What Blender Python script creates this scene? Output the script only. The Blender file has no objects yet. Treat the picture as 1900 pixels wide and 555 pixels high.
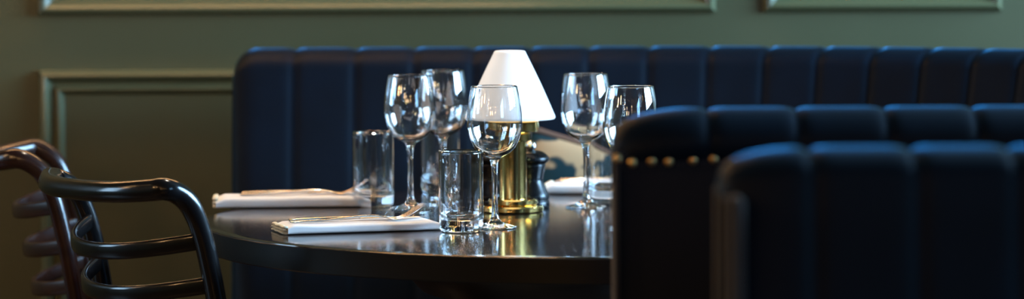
import bpy, bmesh, math, random
from mathutils import Vector, Matrix, Euler, noise
random.seed(7)
sc = bpy.context.scene
COL = sc.collection
PI = math.pi
# ------------------------------------------------------------------ camera
F = 6770.0; CX, CY = 950.0, 277.5
ZC = 1.246
PITCH = math.atan((CY + 200.0) / F)
ROLL = math.radians(0.3)
MROT = Euler((PI/2 - PITCH, 0, 0)).to_matrix() @ Matrix.Rotation(-ROLL, 3, 'Z')
CAMLOC = Vector((0, 0, ZC))

def ray(px, py):
    return MROT @ Vector(((px - CX)/F, -(py - CY)/F, -1.0))
def at_z(px, py, z):
    d = ray(px, py); return CAMLOC + d*((z - ZC)/d.z)
def at_y(px, py, y):
    d = ray(px, py); return CAMLOC + d*(y/d.y)

cam_data = bpy.data.cameras.new('camera')
cam = bpy.data.objects.new('camera', cam_data); COL.objects.link(cam)
cam.matrix_world = Matrix.Translation(CAMLOC) @ MROT.to_4x4()
cam_data.sensor_width = 36.0
cam_data.lens = F/1900.0*36.0
cam_data.clip_start = 0.05
cam_data.dof.use_dof = True
cam_data.dof.focus_distance = 5.33
cam_data.dof.aperture_fstop = 3.0
cam_data.dof.aperture_blades = 0
sc.camera = cam

# ------------------------------------------------------------------ materials
def mat(name, base=(.5,.5,.5), rough=.5, metal=0., spec=.5, **kw):
    m = bpy.data.materials.new(name); m.use_nodes = True
    b = m.node_tree.nodes['Principled BSDF']
    b.inputs['Base Color'].default_value = (*base, 1)
    b.inputs['Roughness'].default_value = rough
    b.inputs['Metallic'].default_value = metal
    b.inputs['Specular IOR Level'].default_value = spec
    for k, v in kw.items():
        k = k.replace('_', ' ')
        b.inputs[k].default_value = v
    return m
def nodes(m):
    return m.node_tree, m.node_tree.nodes, m.node_tree.links, m.node_tree.nodes['Principled BSDF']
def add_noise_colour(m, c1, c2, scale=8., detail=4., stretch=(1,1,1), lo=.35, hi=.65):
    nt, N, L, b = nodes(m)
    tc = N.new('ShaderNodeTexCoord'); mp = N.new('ShaderNodeMapping'); mp.inputs['Scale'].default_value = stretch
    n = N.new('ShaderNodeTexNoise'); n.inputs['Scale'].default_value = scale; n.inputs['Detail'].default_value = detail
    r = N.new('ShaderNodeValToRGB'); r.color_ramp.elements[0].position = lo; r.color_ramp.elements[1].position = hi
    r.color_ramp.elements[0].color = (*c1, 1); r.color_ramp.elements[1].color = (*c2, 1)
    L.new(tc.outputs['Object'], mp.inputs['Vector']); L.new(mp.outputs[0], n.inputs['Vector'])
    L.new(n.outputs['Fac'], r.inputs['Fac']); L.new(r.outputs['Color'], b.inputs['Base Color'])
    return r
def add_bump(m, scale=200., strength=.1, dist=.001, detail=3., stretch=(1,1,1)):
    nt, N, L, b = nodes(m)
    tc = N.new('ShaderNodeTexCoord'); mp = N.new('ShaderNodeMapping'); mp.inputs['Scale'].default_value = stretch
    n = N.new('ShaderNodeTexNoise'); n.inputs['Scale'].default_value = scale; n.inputs['Detail'].default_value = detail
    bp = N.new('ShaderNodeBump'); bp.inputs['Strength'].default_value = strength; bp.inputs['Distance'].default_value = dist
    L.new(tc.outputs['Object'], mp.inputs['Vector']); L.new(mp.outputs[0], n.inputs['Vector'])
    L.new(n.outputs['Fac'], bp.inputs['Height']); L.new(bp.outputs['Normal'], b.inputs['Normal'])

WALLC = (.09, .09, .04)
m_wall = mat('green_paint', WALLC, .42, spec=.5)
add_noise_colour(m_wall, (.058,.058,.024), (.067,.066,.029), 3.0)
add_bump(m_wall, 120, .08, .001)
m_trim = mat('green_gloss_paint', (.085,.086,.040), .24, spec=.7)
m_ceiling = mat('ceiling_paint', (.06,.06,.05), .9)
m_floor = mat('dark_floor_boards', (.05,.03,.02), .35)
add_noise_colour(m_floor, (.035,.02,.012), (.08,.05,.03), 5, 6, (1,12,1))
m_velvet = mat('navy_velvet', (.0025,.008,.020), .6, spec=.12, Sheen_Weight=.62, Sheen_Roughness=.15, Sheen_Tint=(.04,.46,.95,1))
add_noise_colour(m_velvet, (.0007,.0034,.0078), (.0011,.0050,.0115), 9, 4)
add_bump(m_velvet, 500, .12, .001)
m_velvet_dark = mat('dark_velvet', (.008,.010,.016), .8, spec=.12, Sheen_Weight=.25, Sheen_Roughness=.4, Sheen_Tint=(.5,.6,.8,1))
add_bump(m_velvet_dark, 500, .12, .001)
m_taupe = mat('grey_side_fabric', (.026,.024,.023), .8, spec=.15, Sheen_Weight=.3, Sheen_Tint=(.9,.8,.7,1))
add_bump(m_taupe, 400, .15, .001)
m_table = mat('ebonised_table_wood', (.010,.008,.008), .11, spec=.6)
add_noise_colour(m_table, (.007,.006,.006), (.016,.011,.010), 6, 6, (1,14,1))
add_bump(m_table, 30, .02, .001, 4, (1,10,1))
m_table_edge = mat('dark_lacquer', (.005,.005,.0065), .30, spec=.35)
m_apron = mat('table_base_wood', (.018,.009,.006), .35)
m_black_wood = mat('black_lacquered_bentwood', (.005,.004,.004), .17, spec=.45)
m_brown_wood = mat('mahogany_bentwood', (.045,.014,.008), .22, spec=.6)
add_noise_colour(m_brown_wood, (.016,.005,.0035), (.034,.011,.006), 8, 5, (1,1,6))
m_glass = mat('clear_glass', (1,1,1), 0., spec=.5, Transmission_Weight=1., IOR=1.5, Coat_Weight=1., Coat_IOR=1.55, Coat_Roughness=0.)
m_brass = mat('polished_brass', (.86,.58,.20), .13, 1.)
m_brass_nail = mat('aged_brass', (.75,.48,.20), .3, 1.)
m_steel = mat('polished_steel', (.78,.76,.73), .12, 1.)
m_linen = mat('white_linen', (.80,.77,.75), .85, spec=.2, Sheen_Weight=.2)
add_bump(m_linen, 900, .15, .0006)
m_linen_edge = mat('cream_linen_fold', (.72,.66,.50), .9, spec=.2)
m_mill = mat('black_painted_wood', (.004,.004,.005), .26, spec=.3)
m_shade = mat('opal_glass_shade', (.64,.66,.68), .35, Emission_Color=(1,.985,.96,1), Emission_Strength=.36)
m_bulb = mat('warm_bulb', (1,.8,.5), .4, Emission_Color=(1,.56,.24,1), Emission_Strength=110.)
m_bar_glow = mat('added_bar_glow', (1,.8,.55), .5, Emission_Color=(1,.58,.28,1), Emission_Strength=42.)  # glow for the tube of the added wall bar
CUSHX = 1.7
m_cush = mat('patterned_cushion_cloth', (.5,.4,.28), .85, spec=.1)
nt, N, L, b = nodes(m_cush)
r = add_noise_colour(m_cush, (.008,.028,.036), (.34,.24,.135), 15, 1.5, (1,1,1.25), .455, .49)
N['Mapping'].inputs['Location'].default_value = (CUSHX, 0, .37)
m_cush_edge = mat('brown_piping', (.10,.05,.03), .7)

# ------------------------------------------------------------------ helpers
def obj(name, bm, m, parent=None, smooth=True, ang=None):
    me = bpy.data.meshes.new(name)
    bmesh.ops.recalc_face_normals(bm, faces=bm.faces[:])
    bm.to_mesh(me); bm.free()
    for p in me.polygons: p.use_smooth = smooth
    me.materials.append(m)
    if smooth and ang is not None:
        me.set_sharp_from_angle(angle=math.radians(ang))
    o = bpy.data.objects.new(name, me); COL.objects.link(o)
    if parent: o.parent = parent
    return o
def thing(name, label, cat, loc=(0,0,0), rz=0, group=None):
    o = bpy.data.objects.new(name, None); COL.objects.link(o)
    o.empty_display_size = .05
    o.location = loc; o.rotation_euler = (0,0,rz)
    o['label'] = label; o['category'] = cat
    if group: o['group'] = group
    return o
def tag(o, label, cat, group=None):
    o['label'] = label; o['category'] = cat
    if group: o['group'] = group
    return o
def struct(name, bm, m, parent=None, smooth=False, ang=None):
    o = obj(name, bm, m, parent, smooth, ang)
    if parent is None: o['kind'] = 'structure'
    return o
def crom(pts, n=6):
    out = []
    P = [Vector(p) for p in pts]
    for i in range(len(P)-1):
        p0 = P[max(i-1,0)]; p1 = P[i]; p2 = P[i+1]; p3 = P[min(i+2,len(P)-1)]
        for k in range(n):
            t = k/n
            out.append(.5*((2*p1)+(-p0+p2)*t+(2*p0-5*p1+4*p2-p3)*t*t+(-p0+3*p1-3*p2+p3)*t**3))
    out.append(P[-1]); return out
def lathe(bm, prof, seg=72, c=(0,0), close=False):
    """prof: list of (r,z); r==0 ends make poles"""
    rings = []
    for r, z in prof:
        if r < 1e-6: rings.append([bm.verts.new((c[0], c[1], z))])
        else: rings.append([bm.verts.new((c[0]+r*math.cos(2*PI*k/seg), c[1]+r*math.sin(2*PI*k/seg), z)) for k in range(seg)])
    pairs = list(zip(rings, rings[1:]))
    if close: pairs.append((rings[-1], rings[0]))
    for a, b2 in pairs:
        for k in range(seg):
            k2 = (k+1) % seg
            if len(a) == 1 and len(b2) == 1: continue
            if len(a) == 1: bm.faces.new((a[0], b2[k2], b2[k]))
            elif len(b2) == 1: bm.faces.new((a[k], a[k2], b2[0]))
            else: bm.faces.new((a[k], a[k2], b2[k2], b2[k]))
    return bm
def box(bm, x0, x1, y0, y1, z0, z1, bev=0, seg=3):
    vs = [bm.verts.new((x,y,z)) for x in (x0,x1) for y in (y0,y1) for z in (z0,z1)]
    idx = [(0,1,3,2),(4,6,7,5),(0,4,5,1),(2,3,7,6),(0,2,6,4),(1,5,7,3)]
    fs = [bm.faces.new([vs[i] for i in f]) for f in idx]
    if bev:
        es = list({e for f in fs for e in f.edges})
        bmesh.ops.bevel(bm, geom=es, offset=bev, segments=seg, profile=.5, affect='EDGES', clamp_overlap=True)
    return bm
def sweep(bm, pts, sec_fn, up=Vector((0,0,1)), caps=True):
    """pts: list of Vector; sec_fn(i,n)-> list of (a,b) section offsets; a along side, b along 'up'"""
    rings = []; n = len(pts); prev = None
    for i, p in enumerate(pts):
        t = (pts[min(i+1,n-1)] - pts[max(i-1,0)]).normalized()
        if prev is None:
            u = up - t*up.dot(t)
            u.normalize()
        else:
            u = prev - t*prev.dot(t); u.normalize()
        prev = u
        s = t.cross(u)
        rings.append([bm.verts.new(p + s*a + u*b2) for a, b2 in sec_fn(i, n)])
    for a, b2 in zip(rings, rings[1:]):
        m = len(a)
        for k in range(m):
            bm.faces.new((a[k], a[(k+1)%m], b2[(k+1)%m], b2[k]))
    if caps:
        bm.faces.new(rings[0][::-1]); bm.faces.new(rings[-1])
    return rings
def ellsec(a, b2, m=16, p=2.0):
    out = []
    for k in range(m):
        t = 2*PI*k/m; c, s = math.cos(t), math.sin(t)
        out.append((a*math.copysign(abs(c)**(2/p), c), b2*math.copysign(abs(s)**(2/p), s)))
    return out

# ------------------------------------------------------------------ the room
WY = 6.70           # the panelled wall
XL, XR, YB, ZH = -4.6, 3.2, -5.0, 3.2
def wall_box(name, *a, m=m_wall):
    bm = bmesh.new(); box(bm, *a); return struct(name, bm, m)
wall_box('floor', XL-.1, XR+.1, YB-.1, WY+.1, -.05, 0, m=m_floor)
wall_box('ceiling', XL-.1, XR+.1, YB-.1, WY+.1, ZH, ZH+.08, m=m_ceiling)
wall_box('wall_back', XL-.1, XR+.1, WY, WY+.12, 0, ZH)
wall_box('wall_front', XL-.1, XR+.1, YB-.1, YB, 0, ZH)
# side walls with a window opening each
def side_wall(name, x0, x1, *wins):
    bm = bmesh.new(); y = YB
    for wy0, wy1, wz0, wz1 in wins:
        box(bm, x0, x1, y, wy0, 0, ZH)
        box(bm, x0, x1, wy0, wy1, 0, wz0); box(bm, x0, x1, wy0, wy1, wz1, ZH); y = wy1
    box(bm, x0, x1, y, WY, 0, ZH)
    return struct(name, bm, m_wall)
WR = (4.2, 6.4, 1.30, 2.60)
WR2 = (-1.2, 1.4, 1.0, 2.6)
WL = (5.3, 6.5, .95, 2.35)
side_wall('wall_right', XR, XR+.12, WR2, WR)
side_wall('wall_left', XL-.12, XL, WL)
def window(name, x, w, bars):
    y0, y1, z0, z1 = w
    bm = bmesh.new()
    for (a, b2) in ((y0, y0+.06), (y1-.06, y1)): box(bm, x-.03, x+.03, a, b2, z0, z1)
    for (a, b2) in ((z0, z0+.06), (z1-.06, z1)): box(bm, x-.029, x+.029, y0, y1, a, b2)
    for k in range(1, bars):
        yy = y0 + (y1-y0)*k/bars; box(bm, x-.02, x+.02, yy-.02, yy+.02, z0, z1)
    zz = z0 + (z1-z0)*.62; box(bm, x-.019, x+.019, y0, y1, zz-.018, zz+.018)
    return struct(name, bm, m_trim)
window('window_1', XR+.06, WR, 4)
window('window_3', XR+.06, WR2, 4)
window('window_2', XL-.06, WL, 3)
def area(name, loc, rot, sx, sy, power, col):
    l = bpy.data.lights.new(name, 'AREA'); l.shape = 'RECTANGLE'; l.size = sx; l.size_y = sy
    l.energy = power; l.color = col
    o = bpy.data.objects.new(name, l); COL.objects.link(o); o.location = loc; o.rotation_euler = rot
    return o
# daylight coming through the two windows
area('daylight_right', (XR+.16, (WR[0]+WR[1])/2, (WR[2]+WR[3])/2), (0, PI/2, 0), WR[3]-WR[2], WR[1]-WR[0], 780, (.36,.66,1.))
area('daylight_left', (XL-.16, (WL[0]+WL[1])/2, (WL[2]+WL[3])/2), (0, -PI/2, 0), WL[3]-WL[2], WL[1]-WL[0], 70, (.45,.72,1.))

area('daylight_right_rear', (XR+.16, (WR2[0]+WR2[1])/2, (WR2[2]+WR2[3])/2), (0, PI/2, 0), WR2[3]-WR2[2], WR2[1]-WR2[0], 130, (.28,.60,1.))
# wall mouldings
def frame(name, x0, x1, z0, z1, prof):
    """prof: (inset from the outer edge, height off the wall)"""
    bm = bmesh.new(); rings = []
    for ins, h in prof:
        c = [(x0+ins, z0+ins), (x1-ins, z0+ins), (x1-ins, z1-ins), (x0+ins, z1-ins)]
        rings.append([bm.verts.new((x, WY - h, z)) for x, z in c])
    for a, b2 in zip(rings, rings[1:]):
        for k in range(4): bm.faces.new((a[k], a[(k+1)%4], b2[(k+1)%4], b2[k]))
    return struct(name, bm, m_trim, smooth=True, ang=25)
def bead(a, w, h0, h, h1, n=8):
    return [(a + w*k/n, h0 + (h1-h0)*k/n + h*math.sin(PI*k/n)) for k in range(n+1)]
prof_up = [(0,-.001),(.001,.006)] + bead(.002,.021,.006,.012,.004) + [(.026,.003),(.031,.0005),(.031,-.001)]
prof_lo = [(0,-.001),(.001,.008)] + bead(.002,.020,.008,.013,.006) + [(.026,.004),(.030,.004)] + bead(.030,.014,.004,.008,.003) + [(.048,-.001)]
def wx(px, py=20): return at_y(px, py, WY).x
zb1 = at_y(700, 27, WY).z
frame('trim_1', wx(70), wx(1329), zb1, 2.35, prof_up)
frame('trim_2', wx(1416), wx(1860), zb1, 2.35, prof_up)
zt = at_y(250, 128, WY).z
frame('trim_3', wx(70), wx(1329), .20, zt, prof_lo)
frame('trim_4', wx(1416), wx(1860), .20, zt, prof_lo)
bm = bmesh.new(); box(bm, XL, XR, WY-.02, WY+.01, 0, .14, .006, 2); struct('baseboard_back', bm, m_trim)

# ------------------------------------------------------------------ channelled upholstery
def channelled(bm, cols, profile, amp, rr0=0., rr1=0., power=4.0, total=None, taper=.6):
    """cols: list of (pos Vector2, normal Vector2 (towards sitter), u in channel 0..1, dist along)
    profile: list of (n offset, z)"""
    zt_ = max(z for _, z in profile); n0 = min(p[0] for p in profile); n1 = max(p[0] for p in profile); nm = (n0+n1)/2
    P = [Vector(p) for p in profile]
    norms = []
    for i in range(len(P)):
        t = P[min(i+1,len(P)-1)] - P[max(i-1,0)]; t.normalize()
        norms.append(Vector((t.y, -t.x)))
    area_ = sum(P[i].x*P[(i+1)%len(P)].y - P[(i+1)%len(P)].x*P[i].y for i in range(len(P)))
    if area_ < 0: norms = [-v for v in norms]
    S = cols[-1][3]
    rings = []
    for pos, nrm, u, s in cols:
        bulge = amp*(1 - abs(2*u-1)**power) - amp*.5
        dz = 0; dn = 1
        for rr, q in ((rr0, s), (rr1, S - s)):
            if rr > 0 and q < rr:
                k = 1 - q/rr; e = 1 - math.sqrt(max(0, 1 - k*k))
                dz += rr*e*taper; dn *= 1 - .35*e
        ring = []
        for p, nn in zip(P, norms):
            q = p + nn*bulge
            zz = q.y - dz*max(0, min(1, (p.y - (zt_-.35))/.35))
            no = nm + (q.x - nm)*dn
            ring.append(bm.verts.new((pos.x + nrm.x*no, pos.y + nrm.y*no, zz)))
        rings.append(ring)
    for a, b2 in zip(rings, rings[1:]):
        for k in range(len(a)-1): bm.faces.new((a[k], a[k+1], b2[k+1], b2[k]))
        bm.faces.new((a[-1], a[0], b2[0], b2[-1]))
    bm.faces.new(rings[0]); bm.faces.new(rings[-1][::-1])
def cols_from_bounds(B, sub=12, smooth_path=True):
    """B: list of Vector2 seam points; the normal is the right-hand side of travel (towards -y when going +x)"""
    out = []; s = 0; last = None
    fine = crom([(b.x, b.y, 0) for b in B], sub)
    n = len(fine)
    for i, p in enumerate(fine):
        t = (fine[min(i+1,n-1)] - fine[max(i-1,0)]).normalized()
        nr = Vector((t.y, -t.x))
        if last is not None: s += (p - last).length
        last = p
        out.append((Vector((p.x, p.y)), nr, (i % sub)/sub, s))
    return out

# profile used by the curved wall banquette (n positive = towards the table)
def back_profile(z0, zt, thick, lean, rtop, bulge=0, nz=14):
    pr = []
    zs = zt - rtop
    for k in range(nz+1):
        z = z0 + (zs - z0)*k/nz
        pr.append((lean*(1 - ((z - z0)/(zs - z0))**1.8), z))
    # rounded top from the front face to the rear face
    for k in range(1, 12):
        a = PI*k/12
        cx = -thick/2; rx = thick/2
        pr.append((cx + rx*math.cos(a), zs + rtop*math.sin(a)))
    for k in range(6):
        pr.append((-thick, zs - (zs - z0)*k/5))
    return pr

# --- banquette along the wall
YF = 6.40
px_b = [430,545,658,768,878,986,1093,1202,1312,1417,1516,1614,1709,1802,1890,1974,2054]
ang = [0,0,0,0,0,0,3,6,10,14,18,21,24,26,28,30,32]
B = []
yy = YF
for i, p in enumerate(px_b):
    q = at_y(p, 95, yy)
    B.append(Vector((q.x, yy)))
    if i+1 < len(px_b):
        yy -= .100*math.sin(math.radians(ang[i]))*1.0
banq = thing('banquette', 'long navy velvet banquette with vertical channelled back along the green panelled wall', 'banquette', (0,0,0))
ZB = at_y(800, 90, YF+.07).z
bm = bmesh.new(); channelled(bm, cols_from_bounds(B, 14), back_profile(.12, ZB, .15, .15, .032), .0045, .045, 0, 9.0, taper=.9)
obj('backrest', bm, m_velvet, banq)
def offset_path(B, d0, d1, z0, z1, m, name, parent, bev=.03):
    cols = cols_from_bounds(B, 6)
    w = d1 - d0; nb = 6
    pr = [(d0, z0), (d0, z1-bev*.3)]
    pr += [(d0+bev*.3, z1)]
    pr += [(d1-bev + bev*math.sin(PI/2*k/nb), z1-bev + bev*math.cos(PI/2*k/nb)) for k in range(nb+1)]
    pr += [(d1, z0)]
    bm = bmesh.new(); rings = []
    for pos, nrm, u, s in cols:
        rings.append([bm.verts.new((pos.x+nrm.x*a, pos.y+nrm.y*a, z)) for a, z in pr])
    for a, b2 in zip(rings, rings[1:]):
        for k in range(len(a)):
            bm.faces.new((a[k], a[(k+1)%len(a)], b2[(k+1)%len(a)], b2[k]))
    bm.faces.new(rings[0]); bm.faces.new(rings[-1][::-1])
    return obj(name, bm, m, parent, ang=40)
# seat only where somebody can sit behind the table
offset_path(B[3:], .105, .44, .30, .46, m_velvet, 'seat_cushion', banq)
offset_path(B[3:], .17, .40, .0, .30, m_velvet_dark, 'seat_base', banq, .01)

# --- booth in the middle distance (its plain rear faces the camera)
Y1 = 4.24
b1x = at_y(1141, 330, Y1).x
zt1 = at_y(1400, 206, Y1+.05).z
seams = [at_y(p, 230, Y1).x for p in (1320, 1487, 1655, 1822)]
wch = (seams[-1]-seams[0])/3
xs = [b1x] + seams + [seams[-1]+wch*k for k in range(1, 8)]
booth = thing('booth_seat', 'navy velvet booth back with brass nail heads under its channelled top roll', 'booth seat', (0,0,0))
# roll: closed profile around the top edge of the back, going over it
Bp = [Vector((x, Y1+.02)) for x in xs]
def roll_profile(zt, thick, h):
    pr = []
    for k in range(25):
        a = -.30*PI + (PI+.60*PI)*k/24
        pr.append((-thick/2 + thick/2*math.cos(a), zt - h + h*math.sin(a)))
    return pr
bm = bmesh.new()
pr = roll_profile(zt1, .15, .036)
channelled(bm, cols_from_bounds(Bp, 20), pr, .0045, .10, 0, 9.0, taper=.32)
obj('top_roll', bm, m_velvet, booth)
bm = bmesh.new(); box(bm, xs[0]+.003, xs[-1], Y1+.035, Y1+.155, .04, zt1-.035, .008, 2)
obj('back_panel', bm, m_velvet_dark, booth, ang=40)
bm = bmesh.new(); box(bm, xs[0]+.0, xs[0]+.006, Y1+.028, Y1+.16, .04, zt1-.05, .002, 2)
obj('end_panel', bm, m_taupe, booth, ang=40)
bm = bmesh.new()
box(bm, xs[0]+.004, xs[-1], Y1+.03, Y1+.042, at_y(1300, 316, Y1).z, at_y(1300, 288, Y1).z, .003, 2)
obj('trim_band', bm, m_velvet_dark, booth, ang=40)
nx = [(1147,298),(1175,305),(1211,302),(1243,303),(1288,300),(1327,298),(1371,296)]
nx = [(at_y(p, q, Y1).x, at_y(p, q, Y1).z) for p, q in nx]
xx = nx[-1][0]
while xx + .026 < xs[-1]:
    xx += .026; nx.append((xx, nx[4][1]))
for k, (x, z) in enumerate(nx):
    bm = bmesh.new(); lathe(bm, [(0,.0035),(.003,.0032),(.0052,.0018),(.0058,0),(0,0)], 16)
    bmesh.ops.transform(bm, matrix=Matrix.Translation((x, Y1+.0305 if k else Y1+.0305, z)) @ Matrix.Rotation(PI/2, 4, 'X'), verts=bm.verts)
    obj('nail_head', bm, m_brass_nail, booth)
bm = bmesh.new(); box(bm, xs[0]+.01, xs[-1], Y1+.15, Y1+.56, .30, .46, .03, 4); obj('seat_cushion', bm, m_velvet, booth, ang=40)
bm = bmesh.new(); box(bm, xs[0]+.02, xs[-1], Y1+.15, Y1+.52, .0, .30); obj('seat_base', bm, m_velvet_dark, booth, smooth=False)

# --- booth nearest the camera (channelled front faces the camera)
Y2 = 3.62
b2x = at_y(1350, 420, Y2).x
zt2 = at_y(1600, 277, Y2+.07).z
s2 = [at_y(p, 420, Y2).x for p in (1512, 1705, 1890)]
w2 = (s2[-1]-s2[0])/2
xs2 = [b2x] + s2 + [s2[-1]+w2*k for k in range(1, 7)]
booth2 = thing('booth_seat', 'navy velvet booth back nearest the viewer, with wide vertical channels and grey end panel', 'booth seat', (0,0,0))
Bp2 = [Vector((x - (.005 if k == 0 else 0), Y2)) for k, x in enumerate(xs2)]
bm = bmesh.new(); channelled(bm, cols_from_bounds(Bp2, 16), back_profile(.30, zt2, .15, .03, .022), .0055, .09, 0, 9.0, taper=.30)
obj('backrest', bm, m_velvet, booth2)
bm = bmesh.new(); box(bm, xs2[0]+.001, xs2[0]+.016, Y2-.036, Y2+.160, .0, zt2-.040, .007, 3); box(bm, xs2[0]-.005, xs2[0]+.003, Y2-.012, Y2+.155, .0, zt2-.042, .003, 3)
obj('end_panel', bm, m_taupe, booth2, ang=40)
bm = bmesh.new(); box(bm, xs2[0]+.01, xs2[-1], Y2+.151, Y2+.17, .0, zt2-.04, .004, 2)
obj('rear_panel', bm, m_velvet_dark, booth2, ang=40)
bm = bmesh.new(); box(bm, xs2[0]+.01, xs2[-1], Y2-.53, Y2-.045, .30, .46, .03, 4); obj('seat_cushion', bm, m_velvet, booth2, ang=40)
bm = bmesh.new(); box(bm, xs2[0]+.02, xs2[-1], Y2-.49, Y2+.15, .0, .30); obj('seat_base', bm, m_velvet_dark, booth2, smooth=False)

# ------------------------------------------------------------------ table
TZ = .75
tc = at_z(1122, 404, TZ); R = .612
table = thing('round_table', 'round black polished wood restaurant table set for dinner', 'table', (tc.x, tc.y, 0))
th = .037
bm = bmesh.new()
lathe(bm, [(0,TZ),(.3,TZ),(R-.02,TZ),(R-.0025,TZ),(R-.0010,TZ-.0005),(R-.0008,TZ-.0015),(R-.004,TZ-.004),(0,TZ-.004)], 200)
obj('tabletop', bm, m_table, table, ang=50)
bm = bmesh.new()
lathe(bm, [(.3,TZ-.0041),(R-.003,TZ-.0041),(R-.0008,TZ-.0016),(R,TZ-.0024),(R,TZ-th+.0015),(R-.0015,TZ-th),(.3,TZ-th),(0,TZ-th),(0,TZ-.0041)], 200)
obj('edge_band', bm, m_table_edge, table, ang=30)
bm = bmesh.new()
lathe(bm, [(0,TZ-th),(.355,TZ-th),(.357,TZ-th-.004),(.352,TZ-th-.018),(.335,TZ-th-.028),(.31,TZ-th-.036),(.29,TZ-th-.06),(.28,TZ-th-.07),(0,TZ-th-.07)], 120)
obj('under_plate', bm, m_apron, table, ang=40)
bm = bmesh.new(); lathe(bm, crom([(.06,TZ-th-.07),(.055,.66),(.05,.5),(.05,.25),(.06,.12),(.10,.07)],4)+[(.18,.035),(.20,.02),(.20,0),(0,0)], 64)
obj('pedestal', bm, m_apron, table, ang=40)

# ------------------------------------------------------------------ glassware
def wine_glass_mesh():
    outer = [(0,.0004),(.028,.0),(.0318,.0004),(.0325,.0013),(.0312,.0023)]
    outer = [Vector((r,z,0)) for r,z in outer]
    stem = crom([(r,z,0) for r,z in [(.0312,.0023),(.024,.0040),(.015,.0068),(.0085,.0115),(.0056,.019),(.0044,.032),(.0039,.052),(.0041,.075),(.0050,.090),(.0066,.0985),(.0105,.1045),(.0200,.1098),(.0295,.1180),(.0365,.1310),(.0402,.1450),(.0412,.1570),(.0403,.1730),(.0378,.1910),(.0340,.2098)]], 5)
    rim = [Vector(v) for v in [(.0336,.2104,0),(.0331,.2100,0)]]
    inner = crom([(r,z,0) for r,z in [(.0330,.2092),(.0368,.1908),(.0393,.1728),(.0402,.1570),(.0392,.1455),(.0355,.1320),(.0283,.1196),(.0185,.1122),(.009,.1085),(0,.1076)]], 5)
    pr = [(v.x, v.y) for v in outer + stem[1:] + rim + inner]
    bm = bmesh.new(); lathe(bm, pr, 96); return bm
def tumbler_mesh():
    pr = [(0,.0012),(.018,.0006),(.026,.0),(.0292,.0012),(.0312,.0045),(.0320,.010),(.0325,.030),(.0327,.07),(.0327,.1152),(.0323,.1160),(.0316,.1160),(.0312,.1152),
          (.0312,.07),(.0310,.032),(.0300,.0245),(.0265,.0195),(.019,.0168),(.010,.0160),(0,.0158)]
    pr2 = [pr[0]]
    fine = crom([(r,z,0) for r,z in pr], 4)
    bm = bmesh.new(); lathe(bm, [(max(v.x,0),v.y) for v in fine], 96); return bm
def place(o, px, py, z=TZ):
    p = at_z(px, py, z); o.location = (p.x, p.y, z + .0003)
GW = 'wine glasses on the black round table'
w0 = obj('wine_glass', wine_glass_mesh(), m_glass)
wspots = [(918.5, 423, 'empty wine glass standing nearest, overlapping the white lamp shade', 0),
          (762, 388, 'empty wine glass between the left tumbler and the fork tips, beside the two napkins', 1.1),
          (823, 373, 'empty wine glass furthest back on the left, half behind another wine glass', 2.0),
          (1087.5, 385, 'empty wine glass right of the brass lamp, in front of the patterned cushion', .6),
          (1171, 424, 'empty wine glass partly hidden by the end of the booth with brass nail heads', 1.7)]
for i, (px, py, lab, rz) in enumerate(wspots):
    o = w0 if i == 0 else w0.copy()
    if i: COL.objects.link(o)
    place(o, px, py); o.rotation_euler = (0,0,rz); tag(o, lab, 'wine glass', GW)
GT = 'tumblers on the black round table'
t0 = obj('tumbler', tumbler_mesh(), m_glass)
tspots = [(856, 429.5, 'heavy based water tumbler nearest the viewer, beside the front napkin', 0),
          (693.5, 383, 'heavy based water tumbler at the end of the rear left napkin', .5),
          (817, 357, 'blurred water tumbler at the back, seen between the two left wine glass stems', 1.),
          (1127, 372, 'water tumbler beside the nail-studded booth end, behind the right wine glass stem', 1.5)]
for i, (px, py, lab, rz) in enumerate(tspots):
    o = t0 if i == 0 else t0.copy()
    if i: COL.objects.link(o)
    place(o, px, py); o.rotation_euler = (0,0,rz); tag(o, lab, 'tumbler', GT)

# ------------------------------------------------------------------ lamp
lp = at_z(952, 393, TZ); SL = 1/1190.
lamp = thing('table_lamp', 'brass column table lamp with a glowing white conical shade', 'lamp', (lp.x, lp.y, TZ+.0003))
def hz(y): return (393 - y)*SL
bm = bmesh.new()
def step(r, z0, z1, b2=.0012): return [(r-b2, z0), (r, z0+b2), (r, z1-b2), (r-b2, z1)]
pr = [(0,0)] + step(.0478,0,.0100,.0022) + [(.041,.0106)] + step(.0385,.0110,.0205,.002) + [(.0225,.021)]
lathe(bm, pr + [(0,.021)], 96); obj('base', bm, m_brass, lamp, ang=35)
bm = bmesh.new()
pr = [(0,.0205),(.0214,.0205),(.0214,hz(262)),(.0222,hz(261))] + step(.0278, hz(261), hz(247), .001) + [(.024,hz(246))]
lathe(bm, pr + [(.0235, hz(244)), (0, hz(244))], 96); obj('column', bm, m_brass, lamp, ang=35)
bm = bmesh.new()
lathe(bm, [(0,hz(243.8))] + step(.041, hz(243.5), hz(224), .001) + [(.038,hz(223)),(0,hz(223))], 96); obj('collar', bm, m_brass, lamp, ang=35)
bm = bmesh.new()
sp = [(.0655,hz(219.5)),(.0685,hz(221)),(.0702,hz(219)),(.0700,hz(216))]
sp += [(.0700+(.0250-.0700)*k/12 + .0012*math.sin(PI*k/12), hz(216)+(hz(99)-hz(216))*k/12) for k in range(1,13)]
sp += [(.0243,hz(96.5)),(.0222,hz(95)),(.018,hz(94.6)),(0,hz(94.6))]
sin_ = [(0,hz(97)),(.021,hz(97.4))] + [(.0655, hz(219.0))]
lathe(bm, sp + sin_, 96, close=False)
so = obj('lamp_shade', bm, m_shade, lamp, ang=50); so.location.x = -.004
l = bpy.data.lights.new('lamp_bulb', 'POINT'); l.energy = .15; l.color = (1,.85,.65); l.shadow_soft_size = .012
lo = bpy.data.objects.new('lamp_bulb', l); COL.objects.link(lo); lo.location = (lp.x-.004, lp.y, TZ+hz(215))
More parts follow.
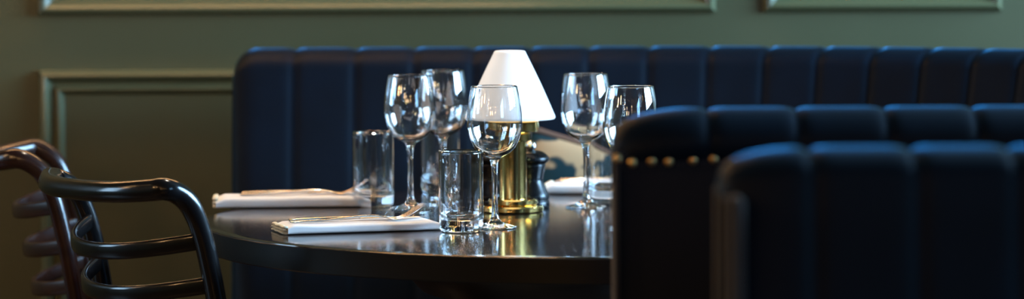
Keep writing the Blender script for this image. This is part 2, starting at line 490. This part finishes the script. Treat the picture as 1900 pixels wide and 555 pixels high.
# ------------------------------------------------------------------ mills
def mill(px, py, lab):
    p = at_z(px, py, TZ); s = 1/1180.
    def z(y): return (387 - y)*s
    t = thing('pepper_mill', lab, 'pepper mill', (p.x, p.y, TZ+.0003), 0, 'black mills beside the lamp')
    body = [(0,0),(.0275,0),(.0288,.001),(.0290,.004)] + [(q.x,q.y) for q in crom([(.0288,z(376),0),(.0270,z(373),0),(.0282,z(370),0),(.0280,z(364),0),(.0235,z(352),0),(.0195,z(340),0),(.0185,z(332),0),(.0205,z(320),0),(.0225,z(310),0),(.0222,z(307),0)],5)] + [(0,z(307))]
    bm = bmesh.new(); lathe(bm, body, 64); obj('body', bm, m_mill, t, ang=50)
    head = [(0,z(306.5)),(.0205,z(306.5)),(.0228,z(305)),(.0272,z(301)),(.0285,z(297)),(.0270,z(292)),(.0215,z(286)),(.0165,z(283)),(.010,z(281)),(0,z(281))]
    bm = bmesh.new(); lathe(bm, [(max(q.x,0),q.y) for q in crom([(a,b2,0) for a,b2 in head],4)], 64); hd = obj('head', bm, m_mill, t, ang=50)
    bm = bmesh.new(); lathe(bm, [(.004,z(281.5))]+[(.0088*math.sin(a), z(272)-.0080*math.cos(a)) for a in [PI*k/12 for k in range(2,13)]], 32)
    kn = obj('knob', bm, m_steel, hd); kn['label'] = 'steel knob'
mill(986, 385, 'black turned wooden pepper mill with steel knob right of the brass column')
mill(906, 384, 'black mill mostly hidden behind the brass lamp and the nearest wine glass')

# ------------------------------------------------------------------ napkins and cutlery
def napkin(name, L_, W_, T_, lab, near_left, direction, seed, layers=1):
    """near_left: world point of the near left corner; direction: unit vector of the long side"""
    t = thing(name, lab, 'napkin', (near_left.x, near_left.y, TZ+.0005), math.atan2(direction.y, direction.x), 'folded white napkins')
    def layer(z0, h, fold, inset, sd):
        bm = bmesh.new(); nx_, ny_ = 60, 22; m = 14
        rings = []
        for i in range(nx_+1):
            x = L_*i/nx_
            ring = []
            e = min(i/nx_, 1-i/nx_)*L_
            hh = h*(.72 + .28*min(1, e/.012)) + .0006*noise.noise(Vector((x*30, sd, 0)))
            for k in range(m*2+ny_*2):
                # rounded slab section: superellipse along y
                a = 2*PI*k/(m*2+ny_*2)
                c, s = math.cos(a), math.sin(a)
                yy = W_/2 + (W_/2-inset)*math.copysign(abs(c)**.16, c)
                zz = z0 + hh/2 + hh/2*math.copysign(abs(s)**.62, s)
                w = noise.noise(Vector((x*14+sd, yy*22, sd*3.1)))*.0016*(1 if zz > z0+hh*.4 else .0)
                ring.append(bm.verts.new((x + .004*noise.noise(Vector((yy*25, sd, 2)))*(1 if i in (0,nx_) else 0), yy + .0012*noise.noise(Vector((x*25, sd, 5))), zz + w)))
            rings.append(ring)
        for a, b2 in zip(rings, rings[1:]):
            for k in range(len(a)): bm.faces.new((a[k], a[(k+1)%len(a)], b2[(k+1)%len(a)], b2[k]))
        for rg in (rings[0], rings[-1]):
            c = bm.verts.new(sum((v.co for v in rg), Vector())/len(rg))
            for k in range(len(rg)): bm.faces.new((rg[k], rg[(k+1)%len(rg)], c))
        return bm
    h = T_/layers
    for k in range(layers):
        bm = layer(k*h*.96, h, True, .002*(k % 2), seed + k*7.3)
        obj('folded_cloth', bm, m_linen, t, ang=60)
    # crumpled open ends of the folds
    bm = bmesh.new()
    for k in range(3):
        zc = T_*(k+.5)/3
        pts = [Vector((-.0015 + .002*noise.noise(Vector((j*.9, k, seed))), .004+(W_-.008)*j/10, zc + .0008*noise.noise(Vector((j*.7, k+9, seed))))) for j in range(11)]
        sweep(bm, crom(pts, 3), lambda i, n: ellsec(.0042, T_/6*.92, 10))
    obj('folded_edge', bm, m_linen_edge, t)
    return t
def loft(bm, stations):
    """stations: (x, y centre, z centre, half width, half thickness)"""
    pts = [Vector((s[0], s[1], s[2])) for s in stations]
    sweep(bm, pts, lambda i, n: ellsec(max(stations[i][3],.0002), max(stations[i][4],.0002), 14, 2.4))
def smooth_st(st, n=5):
    import itertools
    a = crom([(s[0],s[1],s[2]) for s in st], n); b2 = crom([(s[3],s[4],0) for s in st], n)
    return [(p.x,p.y,p.z,max(q.x,.0002),max(q.y,.0002)) for p, q in zip(a, b2)]
def fork_mesh():
    bm = bmesh.new()
    # z follows the fork: handle lying, neck arched, head dipping, tips rising
    loft(bm, smooth_st([(0,0,.0020,.0030,.0010),(.003,0,.0022,.0060,.0016),(.02,0,.0028,.0068,.0018),(.06,0,.0045,.0055,.0016),(.10,0,.0070,.0038,.0017),(.125,0,.0074,.0034,.0019),
         (.143,0,.0050,.0045,.0017),(.153,0,.0028,.0090,.0013),(.161,0,.0026,.0120,.0011),(.167,0,.0036,.0122,.0010)]))
    for k in range(4):
        y = -.0096 + .0064*k
        loft(bm, smooth_st([(.164,y,.0032,.0026,.0010),(.172,y*1.0,.0055,.0022,.0010),(.184,y,.0112,.0019,.0010),(.196,y,.0185,.0016,.0009),(.2035,y,.0235,.0008,.0006)],4))
    return bm
def knife_mesh():
    bm = bmesh.new()
    loft(bm, smooth_st([(0,0,.0025,.0030,.0015),(.003,0,.003,.0066,.0024),(.03,0,.0035,.0070,.0028),(.08,0,.0040,.0055,.0026),(.100,0,.0040,.0045,.0024),(.106,0,.0035,.0080,.0012)]))
    loft(bm, smooth_st([(.104,0,.0032,.0075,.0009),(.13,0,.0030,.0088,.0008),(.17,0,.0030,.0092,.0007),(.198,0.001,.0030,.0075,.0006),(.211,0.005,.0030,.0015,.0005)]))
    return bm
def lay(o, base, u, v, off, along, zr, lab, cat, grp, dz=0, tilt=0):
    p = base + u*along + v*off
    o.location = (p.x, p.y, TZ + zr)
    o.rotation_euler = (0, tilt, math.atan2(u.y, u.x)+dz)
    tag(o, lab, cat, grp)
GF, GK = 'forks on napkins', 'knives on napkins'
f0 = obj('fork', fork_mesh(), m_steel, ang=50); k0 = obj('knife', knife_mesh(), m_steel, ang=50)
def setting(nl, nr, L_, W_, T_, nlab, flab, klab, seed, first, doff=.0):
    """nl/nr: pixels of the near bottom corners"""
    a = at_z(*nl, TZ); b2 = at_z(*nr, TZ); u = (b2 - a); u.z = 0; u.normalize(); v = Vector((-u.y, u.x, 0))
    napkin('napkin', L_, W_, T_, nlab, a, u, seed)
    f = f0 if first else f0.copy(); k = k0 if first else k0.copy()
    if not first: COL.objects.link(f); COL.objects.link(k)
    lay(f, a, u, v, W_*.36, .012+doff, T_+.0010, flab, 'fork', GF, .03)
    lay(k, a, u, v, W_*.66, .016+doff, T_+.0010, klab, 'knife', GK, .0)
setting((533,437), (811,428), .232, .085, .0130, 'folded white napkin at the table front edge, left of the nearest tumbler',
        'steel fork with raised tines on the front napkin', 'steel knife lying behind the fork on the front napkin', 1.3, True)
setting((401,388), (690,385), .245, .085, .0170, 'folded white napkin further back at the left edge of the table',
        'blurred steel fork on the rear left napkin, tines beside the tumbler', 'blurred steel knife on the rear left napkin', 4.1, False, .025)
setting((1013,361), (1090,361.5), .235, .085, .0165, 'blurred folded white napkin right of the pepper mill, before the cushion',
        'blurred steel fork on the napkin behind the right wine glass', 'blurred steel knife on the napkin right of the pepper mill', 8.7, False)

# ------------------------------------------------------------------ cushion
cc = at_y(1104, 352, 6.2)
cush = thing('cushion', 'beige cushion with dark blotchy pattern propped on the wall banquette behind the table', 'cushion', (cc.x, 6.215, .462), 0)
bm = bmesh.new(); n = 28; W2 = .157; grid = {}
def pil(a, b2):
    e = (1-abs(a)**2.6)*(1-abs(b2)**2.6)
    pinch = 1 - .05*(1-abs(a*b2))*(abs(a)**6+abs(b2)**6)
    return a*W2*pinch, b2*W2*pinch, .045*max(e,0)**.5
for s_ in (-1, 1):
    for i in range(n+1):
        for j in range(n+1):
            a, b2 = -1+2*i/n, -1+2*j/n
            if s_ == 1 and (i in (0,n) or j in (0,n)): grid[s_,i,j] = grid[-1,i,j]; continue
            x, z, d = pil(a, b2); grid[s_,i,j] = bm.verts.new((x, s_*d, z))
for s_ in (-1, 1):
    for i in range(n):
        for j in range(n): bm.faces.new((grid[s_,i,j], grid[s_,i+1,j], grid[s_,i+1,j+1], grid[s_,i,j+1]))
tilt = Matrix.Translation((0,.035,.189)) @ Matrix.Rotation(math.radians(-12), 4, 'X') @ Matrix.Rotation(math.radians(15), 4, 'Y')
bmesh.ops.transform(bm, matrix=tilt, verts=bm.verts)
cover = obj('cover', bm, m_cush, cush)
bm = bmesh.new(); ring = []
for k in range(4*24):
    q, t = divmod(k, 24); t = -1+2*t/24
    a, b2 = [(t,-1),(1,t),(-t,1),(-1,-t)][q]
    x, z, d = pil(a, b2); ring.append(Vector((x,0,z)))
ring.append(ring[0].copy()); ring.append(ring[1].copy())
sweep(bm, ring, lambda i, n: ellsec(.0065,.0065,8), up=Vector((0,1,0)))
bmesh.ops.transform(bm, matrix=tilt, verts=bm.verts)
obj('piping', bm, m_cush_edge, cover)

# ------------------------------------------------------------------ bentwood chairs
ZR = .833      # top rail height
def chair(lab, m, near_px, near_D, rz, kd=1., d=.045):
    w = .200
    F_ = Vector((math.cos(rz), math.sin(rz))); W_ = Vector((math.sin(rz), -math.cos(rz)))
    p = at_y(near_px[0], near_px[1], near_D)
    ox = p.x - W_.x*w; oy = p.y - W_.y*w
    t = thing('bentwood_armchair', lab, 'chair', (ox, oy, 0), rz, 'bentwood chairs at the table')
    # local: +x forward, -y = near side
    post = [(.002,.0),(.020,-.006),(.038,-.021),(.051,-.045),(.062,-.077),(.071,-.115),(.079,-.155),(.092,-.24),(.103,-.33),(.108,-.385)]
    rail = []
    side = [(x, z) for x, z in post][::-1]
    for x, z in side: rail.append((x, -w, ZR+z))
    for k in range(-13, 14):
        y = k/14.; q = 1 - abs(y)**3.0
        rail.append((.002 - d*q, y*w, ZR - .16*d*q - .010*(y+1)/2))
    for x, z in side[::-1]: rail.append((x, w, ZR+z-.010))
    pts = crom(rail, 3)
    bm = bmesh.new()
    def sec(i, n):
        q = pts[i]
        k = 1 + .18*max(0, min(1, (q.z - (ZR-.05))/.05))
        return ellsec(.0150*k, .0135*k, 16, 2.5)
    sweep(bm, pts, sec, up=Vector((0,0,1)) if False else Vector((1,0,0)))
    obj('back_hoop', bm, m, t)
    def post_x(z):
        zz = z - ZR
        for (x0, z0), (x1, z1) in zip(post, post[1:]):
            if z1 <= zz <= z0: return x0 + (x1-x0)*(zz-z0)/(z1-z0)
        return post[-1][0]
    for dz, dd in ((-.076,.090*kd),(-.139,.088*kd),(-.202,.086*kd)):
        z = ZR + dz; x0 = post_x(z)
        pp = []
        for k in range(-14, 15):
            y = k/14.; q = 1 - abs(y)**2.2
            pp.append(Vector((x0 - dd*q, y*(w-.004), z - .26*dd*q)))
        pp = crom(pp, 2)
        bm = bmesh.new(); sweep(bm, pp, lambda i, n: ellsec(.0055,.0122,16,3.2))
        obj('slat', bm, m, t)
    # seat ring, seat, legs
    sx = post[-1][0]
    bm = bmesh.new(); lathe(bm, [(0,.425),(.20,.425),(.212,.43),(.215,.44),(.212,.45),(.20,.455),(.19,.452),(0,.450)], 64, (sx+.19, 0))
    obj('seat', bm, m, t, ang=50)
    for fx, fy, tx, ty in ((sx,-.195,sx-.03,-.205),(sx,.195,sx-.03,.205),(sx+.30,-.13,sx+.31,-.15),(sx+.30,.13,sx+.31,.15)):
        zt_ = .452 if fx == sx else .43
        pp = [Vector((fx,fy,zt_)), Vector(((fx*2+tx)/3,(fy*2+ty)/3,.28)), Vector((tx,ty,0))]
        bm = bmesh.new(); sweep(bm, crom(pp, 4), lambda i, n: ellsec(.0145,.0145,14), up=Vector((1,0,0)))
        obj('leg', bm, m, t)
    bm = bmesh.new()
    ringp = [Vector((sx+.18+.165*math.cos(2*PI*k/40), .165*math.sin(2*PI*k/40), .24)) for k in range(42)]
    sweep(bm, ringp, lambda i, n: ellsec(.009,.009,10)); obj('leg_ring', bm, m, t)
    return t
chair('black lacquered bentwood armchair with curved slatted back pulled up to the table', m_black_wood, (303, 355), 5.10, math.radians(30))
chair('dark mahogany brown bentwood armchair behind the black one, nearer the panelled wall', m_brown_wood, (30, 294), 5.71, math.radians(4), .85, .10)

# ------------------------------------------------------------------ pendant lamps of the dining room (behind the camera and above)
def pendant(x, y, z, lab, gl=((0,0,0),)):
    t = thing('pendant_lamp', lab, 'lamp', (x, y, ZH), 0, 'warm globe pendants hanging in the dining room')
    zl = min(g[2] for g in gl) + z - ZH
    bm = bmesh.new(); sweep(bm, [Vector((0,0,0)), Vector((0,0,zl/2)), Vector((0,0,zl))], lambda i,n: ellsec(.006,.006,8), up=Vector((1,0,0)))
    obj('rod', bm, m_brass, t)
    for gx, gy, gz, h in gl:
        c = z - ZH + gz; r = .036
        pr = [(r*math.sin(PI/2*k/6), c - h/2 - r*math.cos(PI/2*k/6)) for k in range(7)] + [(r*math.cos(PI/2*k/6), c + h/2 + r*math.sin(PI/2*k/6)) for k in range(7)]
        bm = bmesh.new(); lathe(bm, [(max(a,0),b2) for a,b2 in pr], 32, (gx, gy)); obj('globe', bm, m_bulb, t)
tri = ((.10,0,.55,.02),(.10,.05,.24,.02),(.09,-.03,-.02,.02))
one = ((.0,.0,.0,.34),)
two = ((.0,.06,.0,.30),(-.03,0,.52,.10))
for (x, y, z), gl in (((-3.2,5.2,1.75),tri), ((-3.1,3.5,1.80),one), ((-2.9,2.6,2.05),one), ((-2.3,.9,1.9),tri), ((-1.9,-.9,1.75),two), ((-1.2,-2.4,2.0),one), ((.45,-2.2,2.05),tri)):
    pendant(x, y, z, 'brass rod pendant with warm glowing globes, in the dining room outside the picture', gl)
def added_spot(x, y, aim, p, lab, ang=50, col=(1,.82,.62)):  # unseen spot added over the table to brighten napkins and glassware
    t = thing('added_ceiling_spot', lab, 'spotlight', (x, y, ZH), 0)
    bm = bmesh.new(); lathe(bm, [(0,0),(.05,0),(.05,-.02),(.042,-.10),(.036,-.10),(.038,-.03),(0,-.03)], 32); obj('housing', bm, m_mill, t, ang=40)
    l = bpy.data.lights.new('spot_beam', 'SPOT'); l.energy = p; l.color = col; l.spot_size = math.radians(ang); l.spot_blend = .6; l.shadow_soft_size = .03
    o = bpy.data.objects.new('spot_beam', l); COL.objects.link(o); o.location = (x, y, ZH-.09)
    o.rotation_euler = (Vector(aim) - Vector((x, y, ZH-.09))).to_track_quat('-Z', 'Y').to_euler()
def added_light_bar(x0, x1, z, lab):  # unseen warm bar added to put highlights on chair rails and mouldings
    xm = (x0+x1)/2; hl = (x1-x0)/2
    t = thing('added_wall_light_bar', lab, 'added lamp', (xm, WY, z), 0, 'warm light bars added on the panelled wall')
    for sx_ in (-hl*.6, hl*.6):
        bm = bmesh.new(); sweep(bm, [Vector((sx_,.0,0)), Vector((sx_,-.06,.02)), Vector((sx_,-.13,.02)), Vector((sx_,-.14,.0))], lambda i,n: ellsec(.007,.007,10), up=Vector((1,0,0))); obj('arm', bm, m_brass, t)
    bm = bmesh.new(); pts = [Vector((-hl-.02+(2*hl+.04)*k/8, -.15, .0)) for k in range(9)]
    sweep(bm, pts, lambda i,n: [(.036*math.cos(a), .036*math.sin(a)) for a in [PI*q/12 for q in range(13)]] + [(.03*math.cos(a), .03*math.sin(a)) for a in [PI*(12-q)/12 for q in range(13)]]); obj('hood', bm, m_brass, t, ang=40)
    bm = bmesh.new(); sweep(bm, [Vector((-hl+2*hl*k/8, -.15, -.012)) for k in range(9)], lambda i,n: ellsec(.024,.018,14)); obj('tube', bm, m_bar_glow, t)
added_light_bar(-1.45, .05, 1.80, 'unseen brass light bar added over the wall panel behind the chairs for warm highlights')
added_spot(-.15, 5.75, (0,5.5,.75), 170, 'unseen black ceiling spotlight added over the round table to brighten the napkins')

# ------------------------------------------------------------------ world, view
w = bpy.data.worlds.new('world'); sc.world = w; w.use_nodes = True
w.node_tree.nodes['Background'].inputs[0].default_value = (.25,.45,.8,1)
w.node_tree.nodes['Background'].inputs[1].default_value = .3
sc.cycles.max_bounces = 14; sc.cycles.transmission_bounces = 14; sc.cycles.glossy_bounces = 6; sc.cycles.diffuse_bounces = 3
sc.cycles.transparent_max_bounces = 12
sc.cycles.use_denoising = True
sc.cycles.sample_clamp_indirect = 60.0
sc.view_settings.view_transform = 'Standard'; sc.view_settings.look = 'None'
sc.view_settings.gamma = 1.0; sc.view_settings.use_curve_mapping = False
sc.view_settings.exposure = 0.0
